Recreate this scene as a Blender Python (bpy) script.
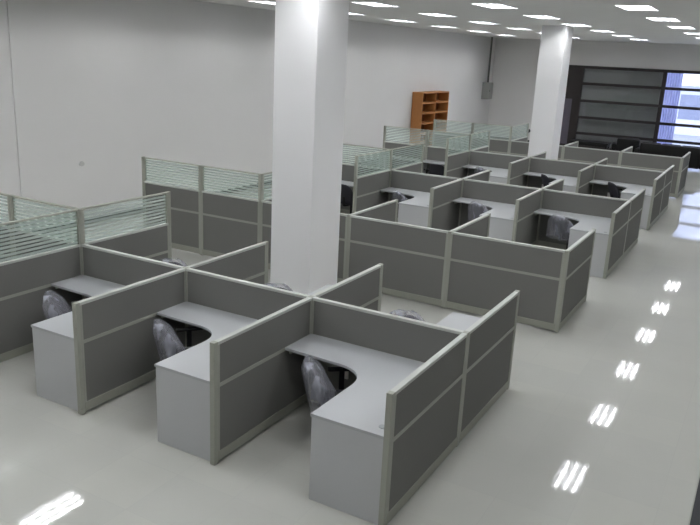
import bpy, bmesh, math, random
from mathutils import Vector, Matrix, noise
random.seed(4)
for o in list(bpy.data.objects):
    bpy.data.objects.remove(o)
S = bpy.context.scene
C = S.collection
PI = math.pi

# ------------------------------------------------------------------ camera
yaw, pitch, roll = -0.504518, 0.274232, 0.048147
FPX = 744.296
CAM = Vector((2.1011, -6.0273, 3.51766))
fw = Vector((math.cos(pitch)*math.sin(yaw), math.cos(pitch)*math.cos(yaw), -math.sin(pitch)))
rt = Vector((math.cos(yaw), -math.sin(yaw), 0)); up = rt.cross(fw)
r2 = rt*math.cos(roll) + up*math.sin(roll); u2 = -rt*math.sin(roll) + up*math.cos(roll)
cd = bpy.data.cameras.new('camera'); cam = bpy.data.objects.new('camera', cd); C.objects.link(cam)
M = Matrix((r2, u2, -fw)).transposed().to_4x4(); M.translation = CAM
cam.matrix_world = M
cd.sensor_width = 36; cd.lens = 36*FPX/700; cd.clip_end = 200
S.camera = cam

# ------------------------------------------------------------------ world, exposure
W = bpy.data.worlds.new('sky'); S.world = W; W.use_nodes = True
bg = W.node_tree.nodes['Background']; bg.inputs[0].default_value = (0.72, 0.78, 1.0, 1); bg.inputs[1].default_value = 1.8
S.view_settings.view_transform = 'Standard'; S.view_settings.look = 'None'
S.view_settings.gamma = 1; S.view_settings.use_curve_mapping = False
S.view_settings.exposure = 1.44
TUBE_POWER = 22.0

# ------------------------------------------------------------------ materials
def lin(c):
    return tuple(((v/255)/12.92 if v/255 <= .04045 else ((v/255+.055)/1.055)**2.4) for v in c) + (1,)
def mat(name, rgb, rough=.5, metal=0, var=0, scale=40, bump=0, spec=.5):
    m = bpy.data.materials.new(name); m.use_nodes = True
    nt = m.node_tree; b = nt.nodes['Principled BSDF']
    b.inputs['Base Color'].default_value = lin(rgb); b.inputs['Roughness'].default_value = rough
    b.inputs['Metallic'].default_value = metal; b.inputs['Specular IOR Level'].default_value = spec
    tc = nt.nodes.new('ShaderNodeTexCoord')
    n = nt.nodes.new('ShaderNodeTexNoise'); n.inputs['Scale'].default_value = scale; n.inputs['Detail'].default_value = 4
    nt.links.new(tc.outputs['Object'], n.inputs['Vector'])
    mx = nt.nodes.new('ShaderNodeMix'); mx.data_type = 'RGBA'
    l = lin(rgb); k = var
    mx.inputs[6].default_value = tuple(v*(1-k) for v in l[:3])+(1,); mx.inputs[7].default_value = tuple(min(1, v*(1+k)) for v in l[:3])+(1,)
    nt.links.new(n.outputs['Fac'], mx.inputs[0]); nt.links.new(mx.outputs[2], b.inputs['Base Color'])
    if bump:
        bp = nt.nodes.new('ShaderNodeBump'); bp.inputs['Strength'].default_value = bump; bp.inputs['Distance'].default_value = .002
        nt.links.new(n.outputs['Fac'], bp.inputs['Height']); nt.links.new(bp.outputs['Normal'], b.inputs['Normal'])
    return m
def emis(name, rgb, s):
    m = bpy.data.materials.new(name); m.use_nodes = True; nt = m.node_tree
    nt.nodes.remove(nt.nodes['Principled BSDF']); e = nt.nodes.new('ShaderNodeEmission')
    e.inputs[0].default_value = lin(rgb); e.inputs[1].default_value = s
    nt.links.new(e.outputs[0], nt.nodes['Material Output'].inputs[0]); return m
m_wall = mat('white_wall_paint', (214, 213, 212), .85, var=.02, scale=1.2)
m_col = mat('white_column_paint', (236, 236, 237), .7, var=.015, scale=1.5)
m_ceil = mat('ceiling_paint', (222, 222, 220), .9, var=.02, scale=1.0)
m_fab = mat('grey_fabric', (119, 119, 116), .95, var=.10, scale=260, bump=.3, spec=.15)
m_frame = mat('grey_green_frame', (156, 158, 148), .5, var=.03, scale=20)
m_cap = mat('pale_top_rail', (188, 191, 186), .45, var=.02, scale=20)
m_base = mat('plinth_grey_green', (150, 152, 141), .55, var=.03, scale=20)
m_desk = mat('pale_grey_laminate', (173, 176, 179), .38, var=.015, scale=60)
m_dedge = mat('desk_end_laminate', (186, 188, 190), .5, var=.02, scale=60)
m_black = mat('black_plastic', (16, 16, 18), .5, var=.1, spec=.3)
m_bfab = mat('black_chair_fabric', (40, 40, 48), .8, var=.25, scale=150, bump=.4)
m_leather = mat('black_leather', (9, 9, 10), .45, var=.2, scale=12, bump=.4, spec=.25)
m_metal = mat('grey_metal', (150, 152, 148), .5, metal=.2, var=.05)
m_dkmetal = mat('dark_conduit_metal', (84, 84, 79), .5, metal=.1, var=.05)
m_wframe = mat('dark_brown_window_frame', (34, 27, 27), .5, var=.1)
m_lav = mat('grey_lavender_panel', (92, 88, 100), .6, var=.05, scale=3)
m_wood = mat('orange_wood', (172, 116, 64), .5, var=.12, scale=6)
m_woodback = mat('dark_orange_wood_back', (120, 66, 26), .6, var=.15, scale=6)
m_white = mat('white_plastic', (225, 225, 222), .4, var=.02)
m_grom = mat('grey_grommet', (150, 156, 158), .5, var=.02)
m_plate = mat('off_white_plate', (186, 186, 184), .5)
m_skirt = mat('dark_skirting', (58, 62, 60), .5, var=.1)
m_plat = mat('dark_grey_carpet', (62, 63, 66), .9, var=.1, scale=100)
m_fix = mat('white_enamel_fixture', (172, 172, 176), .5, var=.01)
m_tube = emis('fluorescent_tube', (244, 245, 245), TUBE_POWER)
m_out = mat('pale_building_render', (215, 218, 228), .9, var=.05, scale=.6)
m_outwin = mat('outside_window_grey', (140, 146, 165), .3, var=.1, scale=2)
m_outground = mat('outside_paving', (150, 152, 156), .9, var=.06, scale=2)
m_blind = mat('grey_blind', (138, 137, 133), .9, var=.05, scale=1.3)
m_curt = mat('pale_curtain', (214, 216, 232), .9, var=.04, scale=2)
nt_ = m_curt.node_tree; tl_ = nt_.nodes.new('ShaderNodeBsdfTranslucent'); tl_.inputs[0].default_value = lin((214, 216, 236))
mx_ = nt_.nodes.new('ShaderNodeMixShader'); mx_.inputs[0].default_value = .65
nt_.links.new(nt_.nodes['Principled BSDF'].outputs[0], mx_.inputs[1]); nt_.links.new(tl_.outputs[0], mx_.inputs[2]); nt_.links.new(mx_.outputs[0], nt_.nodes['Material Output'].inputs[0])

def floor_mat():
    m = bpy.data.materials.new('polished_vinyl_floor'); m.use_nodes = True; nt = m.node_tree; b = nt.nodes['Principled BSDF']
    tc = nt.nodes.new('ShaderNodeTexCoord')
    br = nt.nodes.new('ShaderNodeTexBrick'); br.offset = 0; br.inputs['Scale'].default_value = 1
    br.inputs['Brick Width'].default_value = .6; br.inputs['Row Height'].default_value = .6; br.inputs['Mortar Size'].default_value = .003
    br.inputs['Color1'].default_value = lin((186, 187, 182)); br.inputs['Color2'].default_value = lin((189, 190, 184)); br.inputs['Mortar'].default_value = lin((184, 185, 180))
    nt.links.new(tc.outputs['Object'], br.inputs['Vector'])
    n = nt.nodes.new('ShaderNodeTexNoise'); n.inputs['Scale'].default_value = .9; n.inputs['Detail'].default_value = 5
    nt.links.new(tc.outputs['Object'], n.inputs['Vector'])
    mx = nt.nodes.new('ShaderNodeMix'); mx.data_type = 'RGBA'; mx.blend_type = 'MULTIPLY'; mx.inputs[0].default_value = 1
    rp = nt.nodes.new('ShaderNodeMapRange'); rp.inputs['To Min'].default_value = .93; rp.inputs['To Max'].default_value = 1.05
    nt.links.new(n.outputs['Fac'], rp.inputs['Value'])
    nt.links.new(br.outputs['Color'], mx.inputs[6]); nt.links.new(rp.outputs[0], mx.inputs[7]); nt.links.new(mx.outputs[2], b.inputs['Base Color'])
    rr = nt.nodes.new('ShaderNodeMapRange'); rr.inputs['To Min'].default_value = .02; rr.inputs['To Max'].default_value = .045
    nt.links.new(n.outputs['Fac'], rr.inputs['Value']); nt.links.new(rr.outputs[0], b.inputs['Roughness'])
    n2 = nt.nodes.new('ShaderNodeTexNoise'); n2.inputs['Scale'].default_value = 22; n2.inputs['Detail'].default_value = 3
    nt.links.new(tc.outputs['Object'], n2.inputs['Vector'])
    bp = nt.nodes.new('ShaderNodeBump'); bp.inputs['Strength'].default_value = .035; bp.inputs['Distance'].default_value = .002
    nt.links.new(n2.outputs['Fac'], bp.inputs['Height']); nt.links.new(bp.outputs['Normal'], b.inputs['Normal'])
    b.inputs['Specular IOR Level'].default_value = .45
    return m
m_floor = floor_mat()

def striped_glass():
    # clear greenish glass with a frosted film of horizontal stripes
    m = bpy.data.materials.new('striped_frosted_glass'); m.use_nodes = True; nt = m.node_tree
    nt.nodes.remove(nt.nodes['Principled BSDF'])
    tc = nt.nodes.new('ShaderNodeTexCoord'); sp = nt.nodes.new('ShaderNodeSeparateXYZ'); nt.links.new(tc.outputs['Object'], sp.inputs[0])
    mu = nt.nodes.new('ShaderNodeMath'); mu.operation = 'MULTIPLY'; mu.inputs[1].default_value = 1/.044; nt.links.new(sp.outputs['Z'], mu.inputs[0])
    fr = nt.nodes.new('ShaderNodeMath'); fr.operation = 'FRACT'; nt.links.new(mu.outputs[0], fr.inputs[0])
    gt = nt.nodes.new('ShaderNodeMath'); gt.operation = 'GREATER_THAN'; gt.inputs[1].default_value = .36; nt.links.new(fr.outputs[0], gt.inputs[0])
    tr = nt.nodes.new('ShaderNodeBsdfTransparent'); tr.inputs[0].default_value = (.93, .965, .95, 1)
    df = nt.nodes.new('ShaderNodeBsdfDiffuse'); df.inputs[0].default_value = lin((214, 226, 221))
    tl = nt.nodes.new('ShaderNodeBsdfTranslucent'); tl.inputs[0].default_value = lin((224, 236, 231))
    a = nt.nodes.new('ShaderNodeMixShader'); a.inputs[0].default_value = .5; nt.links.new(df.outputs[0], a.inputs[1]); nt.links.new(tl.outputs[0], a.inputs[2])
    fz = nt.nodes.new('ShaderNodeMath'); fz.operation = 'MULTIPLY'; fz.inputs[1].default_value = .42; nt.links.new(gt.outputs[0], fz.inputs[0])
    b = nt.nodes.new('ShaderNodeMixShader'); nt.links.new(fz.outputs[0], b.inputs[0]); nt.links.new(tr.outputs[0], b.inputs[1]); nt.links.new(a.outputs[0], b.inputs[2])
    gl = nt.nodes.new('ShaderNodeBsdfGlossy'); gl.inputs['Roughness'].default_value = .08
    c = nt.nodes.new('ShaderNodeMixShader'); c.inputs[0].default_value = .05; nt.links.new(b.outputs[0], c.inputs[1]); nt.links.new(gl.outputs[0], c.inputs[2])
    nt.links.new(c.outputs[0], nt.nodes['Material Output'].inputs[0]); return m
m_glass = striped_glass()
def clear_glass(name, tint, g):
    m = bpy.data.materials.new(name); m.use_nodes = True; nt = m.node_tree
    nt.nodes.remove(nt.nodes['Principled BSDF'])
    tr = nt.nodes.new('ShaderNodeBsdfTransparent'); tr.inputs[0].default_value = tint
    gl = nt.nodes.new('ShaderNodeBsdfGlossy'); gl.inputs['Roughness'].default_value = .03
    c = nt.nodes.new('ShaderNodeMixShader'); c.inputs[0].default_value = g; nt.links.new(tr.outputs[0], c.inputs[1]); nt.links.new(gl.outputs[0], c.inputs[2])
    nt.links.new(c.outputs[0], nt.nodes['Material Output'].inputs[0]); return m
m_pane = clear_glass('clear_window_glass', (.93, .95, .97, 1), .06)
def film_mat():
    m = bpy.data.materials.new('clear_packing_film'); m.use_nodes = True; nt = m.node_tree
    nt.nodes.remove(nt.nodes['Principled BSDF'])
    tc = nt.nodes.new('ShaderNodeTexCoord')
    mp = nt.nodes.new('ShaderNodeMapping'); mp.inputs['Scale'].default_value = (1, 1, .4); nt.links.new(tc.outputs['Object'], mp.inputs[0])
    n = nt.nodes.new('ShaderNodeTexNoise'); n.inputs['Scale'].default_value = 9; n.inputs['Detail'].default_value = 2; nt.links.new(mp.outputs[0], n.inputs['Vector'])
    tr = nt.nodes.new('ShaderNodeBsdfTransparent')
    df = nt.nodes.new('ShaderNodeBsdfPrincipled'); df.inputs['Base Color'].default_value = lin((176, 178, 190)); df.inputs['Roughness'].default_value = .25
    bp = nt.nodes.new('ShaderNodeBump'); bp.inputs['Strength'].default_value = .5; bp.inputs['Distance'].default_value = .02
    nt.links.new(n.outputs['Fac'], bp.inputs['Height']); nt.links.new(bp.outputs['Normal'], df.inputs['Normal'])
    r = nt.nodes.new('ShaderNodeMapRange'); r.inputs['From Min'].default_value = .35; r.inputs['From Max'].default_value = .7
    r.inputs['To Min'].default_value = .22; r.inputs['To Max'].default_value = .6; nt.links.new(n.outputs['Fac'], r.inputs['Value'])
    c = nt.nodes.new('ShaderNodeMixShader'); nt.links.new(r.outputs[0], c.inputs[0]); nt.links.new(tr.outputs[0], c.inputs[1]); nt.links.new(df.outputs[0], c.inputs[2])
    nt.links.new(c.outputs[0], nt.nodes['Material Output'].inputs[0]); return m
m_film = film_mat()

# ------------------------------------------------------------------ helpers
def BM(): return bmesh.new()
def box(bm, x0, x1, y0, y1, z0, z1, bev=0):
    vs = [bm.verts.new((x, y, z)) for z in (z0, z1) for x, y in ((x0, y0), (x1, y0), (x1, y1), (x0, y1))]
    fs = [(3, 2, 1, 0), (4, 5, 6, 7), (0, 1, 5, 4), (1, 2, 6, 5), (2, 3, 7, 6), (3, 0, 4, 7)]
    F = [bm.faces.new([vs[i] for i in f]) for f in fs]
    if bev:
        es = list({e for f in F for e in f.edges})
        bmesh.ops.bevel(bm, geom=es, offset=bev, segments=2, affect='EDGES', profile=.5)
def prism(bm, pts, z0, z1, bev=0):
    a = [bm.verts.new((x, y, z0)) for x, y in pts]; b = [bm.verts.new((x, y, z1)) for x, y in pts]
    n = len(pts); F = [bm.faces.new(list(reversed(a))), bm.faces.new(b)]
    for i in range(n):
        F.append(bm.faces.new((a[i], a[(i+1) % n], b[(i+1) % n], b[i])))
    bmesh.ops.recalc_face_normals(bm, faces=F)
    if bev:
        bmesh.ops.bevel(bm, geom=[e for e in F[1].edges], offset=bev, segments=2, affect='EDGES', profile=.5)
def tube(bm, p, q, r, r1=None, n=12):
    p, q = Vector(p), Vector(q); d = (q-p).normalized(); r1 = r if r1 is None else r1
    a = d.orthogonal().normalized(); b = d.cross(a)
    A = [bm.verts.new(p+(a*math.cos(t)+b*math.sin(t))*r) for t in [2*PI*i/n for i in range(n)]]
    B = [bm.verts.new(q+(a*math.cos(t)+b*math.sin(t))*r1) for t in [2*PI*i/n for i in range(n)]]
    F = [bm.faces.new(A), bm.faces.new(B)]
    for i in range(n): F.append(bm.faces.new((A[i], A[(i+1) % n], B[(i+1) % n], B[i])))
    bmesh.ops.recalc_face_normals(bm, faces=F)
def obj(name, bm, m, parent=None, smooth=False):
    me = bpy.data.meshes.new(name); bm.to_mesh(me); bm.free()
    if smooth:
        for p in me.polygons: p.use_smooth = True
    me.materials.append(m)
    o = bpy.data.objects.new(name, me); C.objects.link(o)
    if parent: o.parent = parent
    return o
def tag(o, label=None, cat=None, group=None, kind=None):
    if label: o['label'] = label
    if cat: o['category'] = cat
    if group: o['group'] = group
    if kind: o['kind'] = kind
    return o
def empty(name, loc, rz=0):
    o = bpy.data.objects.new(name, None); C.objects.link(o); o.location = loc; o.rotation_euler = (0, 0, rz); o.empty_display_size = .1
    return o
def copy_tree(src, loc, rz=0):
    r = src.copy(); C.objects.link(r); r.location = loc; r.rotation_euler = (0, 0, rz)
    for ch in [c for c in bpy.data.objects if c.parent == src]:
        c = ch.copy(); C.objects.link(c); c.parent = r
        for g in [k for k in bpy.data.objects if k.parent == ch]:
            d = g.copy(); C.objects.link(d); d.parent = c
    return r
def struct(name, bm, m):
    o = obj(name, bm, m); o['kind'] = 'structure'; return o

# ------------------------------------------------------------------ room shell
XL, XR, YB, YF, HC = -9.5, 8.0, 27.5, -8.5, 4.47
FX = [-7.80, -5.29, -2.79, -0.28, 2.23]
FY = [-4.85+3.19*i for i in range(10)]
FWX, FLY = .56, 1.2
b = BM(); box(b, XL-.2, XR+.2, YF-.2, YB+1.4, -.2, 0); struct('floor', b, m_floor)
# ceiling with recesses for the troffers
b = BM()
xs = sorted([XL-.2, XR+.2]+[x+s*FWX/2 for x in FX for s in (-1, 1)]); ys = sorted([YF-.2, YB+1.4]+[y+s*FLY/2 for y in FY for s in (-1, 1)])
for i in range(len(xs)-1):
    for j in range(len(ys)-1):
        if i % 2 == 1 and j % 2 == 1: continue
        vs = [b.verts.new((x, y, HC)) for x, y in ((xs[i], ys[j]), (xs[i], ys[j+1]), (xs[i+1], ys[j+1]), (xs[i+1], ys[j]))]
        b.faces.new(vs)
bmesh.ops.remove_doubles(b, verts=b.verts, dist=1e-4)
r = bmesh.ops.extrude_face_region(b, geom=list(b.faces))
bmesh.ops.translate(b, verts=[v for v in r['geom'] if isinstance(v, bmesh.types.BMVert)], vec=(0, 0, .16))
bmesh.ops.recalc_face_normals(b, faces=list(b.faces))
struct('ceiling', b, m_ceil)
b = BM(); box(b, XL-.2, XL, YF-.2, YB+.2, 0, HC); struct('wall_left', b, m_wall)
b = BM(); box(b, XR, XR+.2, YF-.2, YB+.2, 0, HC); struct('wall_right', b, m_wall)
b = BM(); box(b, XL, XR, YF-.2, YF, 0, HC); struct('wall_behind', b, m_wall)
WX0, WX1, WZ1 = -6.12, 4.6, 3.46
b = BM(); box(b, XL, WX0, YB, YB+.2, 0, HC); box(b, WX1, XR, YB, YB+.2, 0, HC); box(b, WX0, WX1, YB, YB+.2, WZ1, HC); struct('wall_back', b, m_wall)
b = BM(); box(b, XL, XL+.03, 2.6, 3.4, 0, HC-.001); struct('trim_1', b, m_wall)      # shallow wall pier
b = BM(); box(b, XL, XL+.015, YF, 2.6, 0, .1); box(b, XL, XL+.015, 3.4, YB, 0, .1); box(b, XL+.03, XL+.045, 2.6, 3.4, 0, .1)
struct('baseboard_left', b, m_skirt)
b = BM(); box(b, XL+.02, WX0, YB-.015, YB, 0, .1); struct('baseboard_back', b, m_skirt)

# columns
for i, (x0, x1, y0, y1, lab) in enumerate([(-3.70, -3.05, 2.18, 2.95, 'front'), (-3.86, -3.20, 14.85, 15.65, 'far')]):
    b = BM(); box(b, x0, x1, y0, y1, 0, HC-.001, .012)
    o = struct('column', b, m_col)
    o['label'] = 'thick white square column rising behind the nearest cubicles' if i == 0 else 'white square column far back beside the fourth cubicle row'
    o['category'] = 'column'

# window wall at the far end
win = empty('window_1', (0, 0, 0)); win['kind'] = 'structure'
b = BM(); t = .1
box(b, WX0, WX1, YB-.04, YB+.1, WZ1-.12, WZ1); box(b, WX0, WX1, YB-.04, YB+.1, 0, .1)
box(b, -5.78, -5.44, YB-.05, YB+.1, .1, WZ1-.12)
for x in (-2.18, .85, 3.9): box(b, x-.075, x+.075, YB-.05, YB+.1, .1, WZ1-.12)
box(b, WX1-.1, WX1, YB-.04, YB+.1, .1, WZ1-.12)
obj('window_frame', b, m_wframe, win)
b = BM()
for z in (.62, 1.30, 2.00, 2.72):
    for xa, xb in ((-5.44, -2.255), (-2.105, .775), (.925, 3.825)): box(b, xa, xb, YB-.03, YB+.07, z-.055, z+.055)
obj('glazing_bar', b, m_wframe, win)
b = BM(); box(b, WX0, -5.78, YB-.02, YB+.08, 2.05, WZ1-.12); obj('dark_side_panel', b, m_wframe, win)
b = BM(); box(b, WX0, -5.78, YB-.02, YB+.08, .1, 2.05); obj('lower_side_panel', b, m_lav, win)
for xa, xb in ((-5.44, -2.255), (-2.105, .775), (.925, 3.825), (3.975, 4.5)):
    b = BM(); box(b, xa, xb, YB+.015, YB+.023, .1, WZ1-.12); obj('pane', b, m_pane, win)
# beyond the window
b = BM(); box(b, -9, 12, YB+1.4, YB+30, -.35, -.2); struct('ground_outside', b, m_outground)
b = BM(); box(b, -5.9, -2.30, YB+.32, YB+.36, 0, HC); tag(obj('window_blind', b, m_blind), 'plain grey blind closing off the left half of the far window', 'blind')
b = BM()
n = 60
for i in range(n):
    xa = -2.25+.7*i/n; xb = -2.25+.7*(i+1)/n
    ya, yb = (YB+.45+.035*math.sin(k*2*PI*7/n) for k in (i, i+1))
    vs = [b.verts.new(p) for p in ((xa, ya, .003), (xb, yb, .003), (xb, yb, HC-.003), (xa, ya, HC-.003))]; b.faces.new(vs)
bmesh.ops.remove_doubles(b, verts=b.verts, dist=1e-4)
bmesh.ops.solidify(b, geom=list(b.faces), thickness=.004)
tag(obj('curtain', b, m_curt), 'pale lavender curtain hanging behind the far window beside its thick mullion', 'curtain')
bd = empty('building', (0, 42, -.2)); tag(bd, 'blurred pale building outside beyond the far window', 'building')
b = BM(); box(b, -12, 14, 0, 5, 0, 9); obj('facade', b, m_out, bd)
for x in (-8, -5.2, -2.4, .4, 3.2, 6):
    for z in (.9, 3.6, 6.3):
        b = BM(); box(b, x-.6, x+.6, -.03, .03, z, z+1.4); w_ = obj('window', b, m_outwin, bd)
b = BM(); box(b, -12, 14, -.5, 0, 2.8, 2.95); obj('ledge', b, m_out, bd)

# ------------------------------------------------------------------ ceiling troffers
def fixture():
    r = empty('ceiling_light', (0, 0, HC))
    b = BM(); w, l, h = FWX/2-.002, FLY/2-.002, .11
    box(b, -w, w, -l, l, h-.01, h); box(b, -w, -w+.012, -l, l, 0, h-.01); box(b, w-.012, w, -l, l, 0, h-.01)
    box(b, -w+.012, w-.012, -l, -l+.012, 0, h-.01); box(b, -w+.012, w-.012, l-.012, l, 0, h-.01)
    hs = obj('housing', b, m_fix, r)
    for k in (-1, 0, 1):
        b = BM(); tube(b, (k*.17, -l+.05, .05), (k*.17, l-.05, .05), .016, n=6); obj('fluorescent_tube', b, m_tube, r)
    b = BM()
    for k in (-.5, .5): box(b, k*.17-.003, k*.17+.003, -l+.012, l-.012, .004, .07)
    box(b, -w+.012, w-.012, -.25, -.246, .004, .07); box(b, -w+.012, w-.012, .25, .254, .004, .07)
    obj('louvre', b, m_fix, r)
    return r
f0 = fixture(); first = True
rown = {0: 'left wall row', 1: 'second row from the left wall', 2: 'row over the middle cubicles', 3: 'row over the cubicle aisle ends', 4: 'row over the right aisle', 5: 'rightmost row by the right wall'}
ordn = ['nearest', 'second', 'third', 'fourth', 'fifth', 'sixth', 'seventh', 'eighth', 'ninth', 'tenth']
for i, x in enumerate(FX):
    for j, y in enumerate(FY):
        o = f0 if first else copy_tree(f0, (x, y, HC)); first = False
        o.location = (x, y, HC)
        tag(o, 'recessed three-tube ceiling light, %s one in the %s' % (ordn[j], rown[i]), 'ceiling light', 'recessed fluorescent ceiling lights')

# ------------------------------------------------------------------ partitions
H, HG, MID, T = 1.15, 1.58, .75, .05
DIRS = {}
posts = set()
def panel(p0, p1, tall, label, group):
    p0, p1 = Vector(p0), Vector(p1); L = (p1-p0).length; a = math.atan2((p1-p0).y, (p1-p0).x)
    r = empty('cubicle_partition', (p0.x, p0.y, 0), a); tag(r, label, 'partition', group)
    e = .026; x0, x1 = e, L-e; s = .022; ht = T/2
    b = BM(); box(b, x0, x1, -ht, ht, .028, .125, .003); obj('plinth', b, m_base, r)
    b = BM(); box(b, x0, x0+s, -ht, ht, .125, H-.03); box(b, x1-s, x1, -ht, ht, .125, H-.03); box(b, x0+s, x1-s, -ht, ht, MID-.0175, MID+.0175)
    obj('frame', b, m_frame, r)
    b = BM(); box(b, x0, x1, -ht, ht, H-.03, H, .004); obj('top_rail', b, m_cap, r)
    f = ht-.005
    b = BM(); box(b, x0+s, x1-s, -f, f, .125, MID-.0175); obj('lower_fabric_panel', b, m_fab, r)
    b = BM(); box(b, x0+s, x1-s, -f, f, MID+.0175, H-.03); obj('upper_fabric_panel', b, m_fab, r)
    if tall:
        b = BM(); box(b, x0, x0+s, -.02, .02, H, HG-.021); box(b, x1-s, x1, -.02, .02, H, HG-.021); box(b, x0, x1, -.02, .02, HG-.021, HG, .003)
        obj('glass_frame', b, m_frame, r)
        b = BM(); box(b, x0+s, x1-s, -.003, .003, H, HG-.021); obj('glass_pane', b, m_glass, r)
    for k, q in ((0, p0), (1, p1)):
        key = (round(q.x, 2), round(q.y, 2))
        if key in posts: continue
        posts.add(key)
        b = BM(); lx = 0 if k == 0 else L; g = .0255
        box(b, lx-g, lx+g, -g, g, .012, HG+.002 if (tall or key in TALL) else H+.002, .003); obj('corner_post', b, m_frame, r)
    return r
X = [0, -1.65, -3.30, -4.95, -6.20, -7.52]
ROWS = [  # name, spine y, wing front y, wing back y
    ('nearest', 0, -1.51, 1.51), ('second', 3.66, None, 5.28), ('third', 8.325, 6.80, 9.98), ('fourth', 13.06, 11.48, 14.58), ('farthest', 16.6, None, 18.36)]
TALL = set()
for nm, y, yf, yb in ROWS:
    for x in X[3:]: TALL.add((round(x, 2), round(y, 2)))
    if yf is not None: TALL.add((-4.95, round(yf, 2)))
    TALL.add((-4.95, round(yb, 2)))
bays = ['right-hand bay', 'middle bay', 'left-hand bay', 'first glazed bay left of them', 'far-left glazed bay']
wn = ['right end wall by the aisle', 'first divider from the aisle', 'second divider from the aisle', 'left glazed side screen']
for nm, y, yf, yb in ROWS:
    g = 'partitions of the %s cubicle row' % nm
    for i in range(3):
        panel((X[i+1], y), (X[i], y), False, 'low grey fabric long-wall partition of the %s cubicle row, %s' % (nm, bays[i]), g)
    for i in (3, 4):
        panel((X[i+1], y), (X[i], y), True, 'tall glass-topped long-wall screen of the %s cubicle row, %s' % (nm, bays[i]), g)
    for i in range(4):
        kd = 'tall glass-topped' if i == 3 else 'low grey fabric'
        if yf is not None:
            panel((X[i], yf), (X[i], y), i == 3, '%s partition, front half of the %s in the %s cubicle row' % (kd, wn[i], nm), g)
        panel((X[i], y), (X[i], yb), i == 3, '%s partition, rear half of the %s in the %s cubicle row' % (kd, wn[i], nm), g)

# ------------------------------------------------------------------ desks
def arc_pts(sy):
    cx, cy, rx, ry = -1.06, -.86, .37, .35
    pts = []
    for k in range(13):
        t = math.radians(0+90*k/12); pts.append((cx+rx*math.cos(t)**.85, cy+ry*math.sin(t)**.85))
    return pts
def make_desk(sy):
    r = empty('corner_desk', (0, 0, 0))
    pts = [(-1.62, -.03), (-1.62, -.49)] + list(reversed(arc_pts(1))) + [(-.695, -1.49), (-.03, -1.49), (-.03, -.03)]
    pts = [(x, y*sy) for x, y in pts]
    if sy < 0: pts.reverse()
    b = BM(); prism(b, pts, .744, .77, .003); wt = obj('worktop', b, m_desk, r)
    y0, y1 = sorted((-1.462*sy, -1.485*sy))
    b = BM(); box(b, -.685, -.035, y0, y1, .0, .744, .002); obj('end_panel', b, m_dedge, r)
    b = BM(); tube(b, (-.12, -1.36*sy, .769), (-.12, -1.36*sy, .774), .032, n=20); obj('cable_grommet', b, m_grom, wt)
    b = BM(); box(b, -1.6, -1.575, min(-.45*sy, -.05*sy), max(-.45*sy, -.05*sy), .70, .744); obj('support_bracket', b, m_frame, r)
    return r
dF, dR = make_desk(1), make_desk(-1); usedF = usedR = False
cells = ['right-hand', 'middle', 'left-hand']
for nm, y, yf, yb in ROWS:
    for side in ('front', 'rear'):
        if side == 'front' and yf is None: continue
        if side == 'rear' and nm == 'farthest': continue
        for i in range(3):
            if side == 'front':
                o = dF if not usedF else copy_tree(dF, (X[i], y, 0)); usedF = True
            else:
                o = dR if not usedR else copy_tree(dR, (X[i], y, 0)); usedR = True
            o.location = (X[i], y, 0)
            tag(o, 'pale grey L-shaped desk in the %s %s cell of the %s cubicle row' % (cells[i], side, nm), 'desk', 'L-shaped cubicle desks')
# straight desks in the glazed left-hand bays
sd = empty('straight_desk', (0, 0, 0))
b = BM(); box(b, .04, 1.21, -.5, -.03, .744, .77, .003); obj('worktop', b, m_desk, sd)
b = BM(); box(b, .05, .075, -.48, -.04, 0, .744); obj('end_panel', b, m_dedge, sd)
b = BM(); box(b, 1.175, 1.2, -.48, -.04, 0, .744); obj('end_panel', b, m_dedge, sd)
fst = True
for x, y, lab in ((-6.2, 8.325, 'right-hand glazed bay of the third cubicle row'), (-7.47, 8.325, 'far-left glazed bay of the third cubicle row'),
                  (-6.2, 13.06, 'right-hand glazed bay of the fourth cubicle row'), (-7.47, 13.06, 'far-left glazed bay of the fourth cubicle row')):
    o = sd if fst else copy_tree(sd, (x, y, 0)); fst = False; o.location = (x, y, 0)
    tag(o, 'straight pale desk against the %s' % lab, 'desk', 'straight desks behind the glass screens')
# white outlets low on the long walls
ob = None
for nm, y, yf, yb in ROWS:
    if yf is None: continue
    for i in range(3):
        if ob is None:
            b = BM(); box(b, -.035, .035, -.02, 0, -.05, .05, .004); ob = o = obj('power_outlet', b, m_white)
        else:
            o = ob.copy(); C.objects.link(o)
        o.location = (X[i]-1.2, y-.025, .44)
        tag(o, 'white power outlet under the desk, %s front cell of the %s row' % (cells[i], nm), 'outlet', 'white outlets under the desks')

# ------------------------------------------------------------------ chairs (facing local +Y)
def rounded_slab(w, h, d, nx=12, ny=12, curve=0, pw=4):
    """super-ellipse cushion in the XZ plane, thickness d along Y"""
    b = BM(); N = 40; rings = [(0, .0), (.55, .0), (.85, .08), (.97, .25), (1, .5), (.97, .75), (.85, .92), (.55, 1), (0, 1)]
    prev = None
    for s, t in rings:
        yy = (t-.5)*d
        if s == 0:
            cur = [b.verts.new((0, yy, 0))]
        else:
            cur = []
            for k in range(N):
                a = 2*PI*k/N; c_, s_ = math.cos(a), math.sin(a)
                rr = (abs(c_)**pw+abs(s_)**pw)**(-1/pw)
                x, z = w/2*rr*c_*s, h/2*rr*s_*s
                cur.append(b.verts.new((x, yy, z)))
        if prev:
            if len(prev) == 1:
                for k in range(N): b.faces.new((prev[0], cur[k], cur[(k+1) % N]))
            elif len(cur) == 1:
                for k in range(N): b.faces.new((prev[k], cur[0], prev[(k+1) % N]))
            else:
                for k in range(N): b.faces.new((prev[k], cur[k], cur[(k+1) % N], prev[(k+1) % N]))
        prev = cur
    bmesh.ops.recalc_face_normals(b, faces=list(b.faces))
    return b
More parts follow.
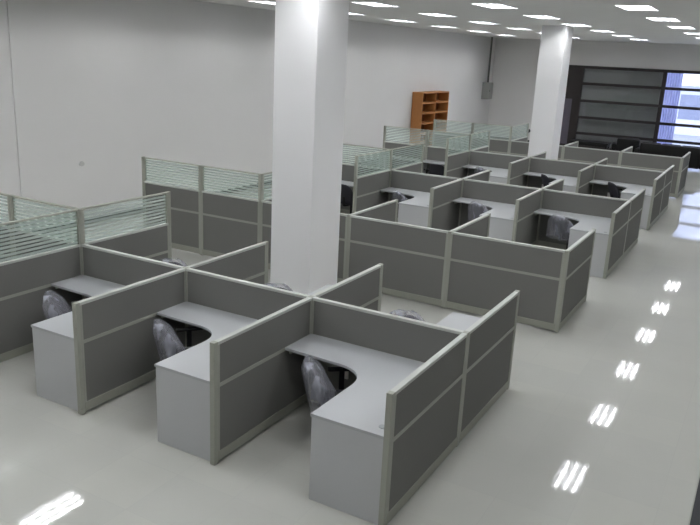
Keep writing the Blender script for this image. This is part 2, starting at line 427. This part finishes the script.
def make_chair(film):
    r = empty('office_chair', (0, 0, 0))
    b = rounded_slab(.47, .45, .08)
    bmesh.ops.rotate(b, verts=b.verts, cent=(0, 0, 0), matrix=Matrix.Rotation(PI/2, 3, 'X'))
    bmesh.ops.translate(b, verts=b.verts, vec=(0, .0, .46)); obj('seat', b, m_bfab, r, True)
    b = rounded_slab(.44, .46, .055, pw=3.2)
    for v in b.verts:
        v.co.x *= 1-.16*(v.co.z/.25 if v.co.z > 0 else 0)**2
        v.co.y += .9*v.co.x**2
    bmesh.ops.rotate(b, verts=b.verts, cent=(0, 0, 0), matrix=Matrix.Rotation(math.radians(22), 3, 'X'))
    bmesh.ops.translate(b, verts=b.verts, vec=(0, -.27, .625 if film else .665)); bk = obj('backrest', b, m_bfab, r, True)
    b = BM(); box(b, -.03, .03, -.27, -.245, .42, .62, .005); box(b, -.03, .03, -.26, .0, .395, .42, .005); obj('back_bracket', b, m_black, r)
    for s in (-1, 1):
        b = BM(); x = s*.265
        box(b, x-.028, x+.028, -.16, .12, .655, .685, .01)
        box(b, x-.014, x+.014, -.05, .0, .44, .655, .004); box(b, min(x, s*.18), max(x, s*.18), -.05, .0, .415, .44, .004)
        obj('armrest', b, m_black, r)
    b = BM(); tube(b, (0, 0, .10), (0, 0, .42), .026); obj('gas_lift', b, m_black, r, False)
    b = BM()
    for k in range(5):
        a = 2*PI*k/5+.3; tube(b, (0, 0, .115), (.27*math.cos(a), .27*math.sin(a), .075), .026, .016, 8)
    sb = obj('star_base', b, m_black, r)
    for k in range(5):
        a = 2*PI*k/5+.3; c_, s_ = math.cos(a), math.sin(a)
        b = BM(); p = Vector((.27*c_, .27*s_, .03)); n_ = Vector((-s_, c_, 0))*.022
        tube(b, p-n_, p+n_, .03, n=14); tube(b, (p.x, p.y, .03), (p.x, p.y, .078), .009, n=8); obj('castor', b, m_black, sb)
    if film:
        b = BM(); rows, cols = 14, 48; G = []
        for i in range(rows+1):
            t = i/rows; z = .868 - t*.46
            hw = .13+.12*min(1, t*3.5)**.6+.05*t; hd = .035+.045*min(1, t*5)+.07*t
            cy = -.375+.19*t
            ring = []
            for k in range(cols):
                a = 2*PI*k/cols; c_, s_ = math.cos(a), math.sin(a)
                fold = .018*t*math.sin(a*7+film*2.1+1.5*t)+.010*t*math.sin(a*13+film)
                dn = noise.noise(Vector((c_*1.4+film*7, s_*1.4, z*2)))*.02
                rx = (hw+fold+dn)*(abs(c_)**.75)*(1 if c_ > 0 else -1); ry = (hd+fold+dn*.6)*(abs(s_)**.8)*(1 if s_ > 0 else -1)
                ring.append(b.verts.new((rx, cy+ry+.7*rx*rx*(1-t), z-.10*max(0, abs(rx)-.1)*(1-t)+.012*noise.noise(Vector((c_*2, s_*2, film))))))
            G.append(ring)
        for i in range(rows):
            for k in range(cols): b.faces.new((G[i][k], G[i+1][k], G[i+1][(k+1) % cols], G[i][(k+1) % cols]))
        b.faces.new(G[0])
        bmesh.ops.recalc_face_normals(b, faces=list(b.faces))
        obj('plastic_cover', b, m_film, bk, True)['label'] = 'clear crumpled packing film'
    return r
protoA, protoB, protoC = make_chair(1), make_chair(2), make_chair(0)
usedc = set()
def chair(proto, tx, ty, head, label, group='office chairs in the cubicles'):
    """tx, ty: where the top of the back stands; head: heading in degrees from +x"""
    h = math.radians(head); x = tx+.32*math.cos(h); y = ty+.32*math.sin(h)
    if proto.name in usedc: o = copy_tree(proto, (x, y, 0))
    else: o = proto; usedc.add(proto.name)
    o.location = (x, y, 0); o.rotation_euler = (0, 0, h-PI/2); tag(o, label, 'chair', group)
chair(protoA, -1.10, -.80, 38, 'black office chair half wrapped in clear plastic at the nearest right-hand desk')
chair(protoB, -2.82, -.86, 52, 'plastic-wrapped office chair at the middle desk of the nearest row')
chair(protoA, -4.36, -.92, 45, 'crumpled plastic-wrapped chair at the left-hand desk of the nearest row')
chair(protoB, -1.01, .86, -60, 'plastic-wrapped chair back peeking over the right-hand panel of the nearest row')
chair(protoA, -2.65, .80, -55, 'chair back peeking over the panel in front of the thick white column')
chair(protoB, -4.31, .84, -50, 'chair back peeking over the left-hand panel of the nearest row')
chair(protoA, -1.0, 7.38, 66, 'plastic-wrapped chair at the right-hand front desk of the third row')
chair(protoB, -2.62, 7.50, 62, 'plastic-wrapped chair at the middle front desk of the third row')
chair(protoA, -4.28, 7.46, 50, 'plastic-wrapped chair at the left-hand front desk of the third row')
chair(protoC, -1.02, 12.14, 40, 'bare black chair at the right-hand front desk of the fourth row')
chair(protoC, -2.62, 12.14, 40, 'bare black chair at the middle front desk of the fourth row')
chair(protoB, -4.25, 12.15, 50, 'plastic-wrapped chair at the left-hand front desk of the fourth row')
chair(protoC, -5.55, 7.35, 80, 'bare black chair seen between the thick column and the third row glass screen')
chair(protoC, -5.28, 11.7, 95, 'bare black chair behind glass left of the fourth row, right one of two')
chair(protoC, -5.98, 11.75, 85, 'bare black chair behind glass left of the fourth row, left one of two')

# ------------------------------------------------------------------ bookcase, electrical box, bits on the walls
bc = empty('bookcase', (XL+.02, 19.0, 0)); tag(bc, 'orange wooden open bookcase against the long white wall', 'bookcase')
D, L_, Z = .42, 2.45, 2.27
b = BM(); box(b, 0, D, 0, .03, 0, Z); obj('side_panel', b, m_wood, bc)
b = BM(); box(b, 0, D, L_-.03, L_, 0, Z); obj('side_panel', b, m_wood, bc)
b = BM(); box(b, 0, D, .03, L_-.03, Z-.04, Z); obj('top_board', b, m_wood, bc)
b = BM(); box(b, 0, .012, .03, L_-.03, .05, Z-.04); obj('back_panel', b, m_woodback, bc)
b = BM(); box(b, .012, D-.01, L_/2-.02, L_/2+.02, .05, Z-.04); obj('centre_upright', b, m_wood, bc)
for k in range(6):
    z = .05+k*.365
    for s in (0, 1):
        b = BM(); y0 = .03 if s == 0 else L_/2+.02; box(b, .012, D-.005, y0, (L_/2-.02) if s == 0 else L_-.03, z-.05 if k == 0 else z-.02, z+.035); obj('shelf', b, m_wood, bc)
eb = empty('electrical_box', (XL, 26.3, 1.82)); tag(eb, 'grey metal electrical cabinet on the long wall near the far corner', 'electrical box')
b = BM(); box(b, 0, .32, 0, .5, 0, .72, .006); obj('cabinet_body', b, m_metal, eb)
b = BM(); box(b, .32, .335, .03, .47, .03, .69, .004); cdr = obj('cabinet_door', b, m_metal, eb)
b = BM(); box(b, .335, .35, .06, .085, .32, .42, .003); obj('handle', b, m_black, cdr)
b = BM(); tube(b, (XL+.16, 26.55, 2.54), (XL+.16, 26.55, HC), .042); 
tag(obj('conduit_pipe', b, m_dkmetal), 'dark vertical conduit running from the electrical cabinet up to the ceiling', 'pipe')
b = BM(); tube(b, (XL, 4.0, 1.2), (XL+.02, 4.0, 1.2), .07, .06, 24)
for v in b.verts: v.co.z = 1.2+(v.co.z-1.2)*.7
tag(obj('wall_plate', b, m_plate), 'small oval grey cover plate on the long white wall', 'wall plate')
b = BM(); tube(b, (-4.95, 18.40, 1.32), (-4.95, 18.50, 1.32), .06, n=14); tube(b, (-4.95, 18.385, 1.32), (-4.95, 18.40, 1.32), .03, n=10)
tag(obj('round_stopper', b, m_black), 'small round black knob on the end of the farthest glass screen', 'knob')

# ------------------------------------------------------------------ black sofas by the window
def sofa(loc, rz, w, label, seats, group):
    r = empty('leather_sofa', loc, rz); tag(r, label, 'sofa', group)      # faces local -Y? seat towards -Y
    b = BM(); box(b, -w/2+.16, w/2-.16, -.42, .25, .10, .28, .03); obj('seat_base', b, m_leather, r, True)
    b = BM(); box(b, -w/2+.16, w/2-.16, .20, .42, .10, .84, .05); obj('backrest', b, m_leather, r, True)
    for s in (-1, 1):
        b = BM(); box(b, min(s*w/2, s*(w/2-.17)), max(s*w/2, s*(w/2-.17)), -.44, .42, .10, .62, .05); obj('armrest', b, m_leather, r, True)
    cw = (w-.34)/seats
    for k in range(seats):
        x0 = -w/2+.17+k*cw
        b = BM(); box(b, x0+.006, x0+cw-.006, -.43, .19, .285, .45, .04); obj('seat_cushion', b, m_leather, r, True)
        b = BM(); box(b, x0+.006, x0+cw-.006, .02, .2, .455, .86, .05); obj('back_cushion', b, m_leather, r, True)
    for sx in (-1, 1):
        for yy in (-.36, .36):
            b = BM(); tube(b, (sx*(w/2-.1), yy, 0), (sx*(w/2-.1), yy, .11), .022); obj('leg', b, m_metal, r)
    return r
g = 'black leather seating by the far window'
sofa((-1.08, 23.6, 0), PI, 2.4, 'long black leather sofa at the end of the aisle below the bright window', 3, g)
sofa((-2.78, 24.6, 0), PI+.2, 1.15, 'black leather armchair left of the long sofa', 1, g)

tb = empty('coffee_table', (-4.25, 24.9, 0)); tag(tb, 'long low black table behind the farthest cubicles, left of the armchair', 'table')
b = BM(); box(b, -.75, .75, -.35, .35, .50, .56, .008); obj('tabletop', b, m_black, tb)
b = BM(); box(b, -.70, .70, -.3, .3, .40, .50); obj('apron', b, m_black, tb)
for sx in (-1, 1):
    for sy in (-1, 1):
        b = BM(); box(b, sx*.68-.03, sx*.68+.03, sy*.28-.03, sy*.28+.03, 0, .40); obj('leg', b, m_black, tb)

# ------------------------------------------------------------------ dark platform at the lower right corner
b = BM(); box(b, 2.053, 4.2, -5.0, 1.6, 0, .12, .004); pf = obj('floor_platform', b, m_plat)
tag(pf, 'dark grey raised platform at the lower right beside the aisle', 'platform')
b = BM(); box(b, 2.043, 2.053, -5.0, 1.6, 0, .124, .002); obj('edge_trim', b, m_frame, pf)
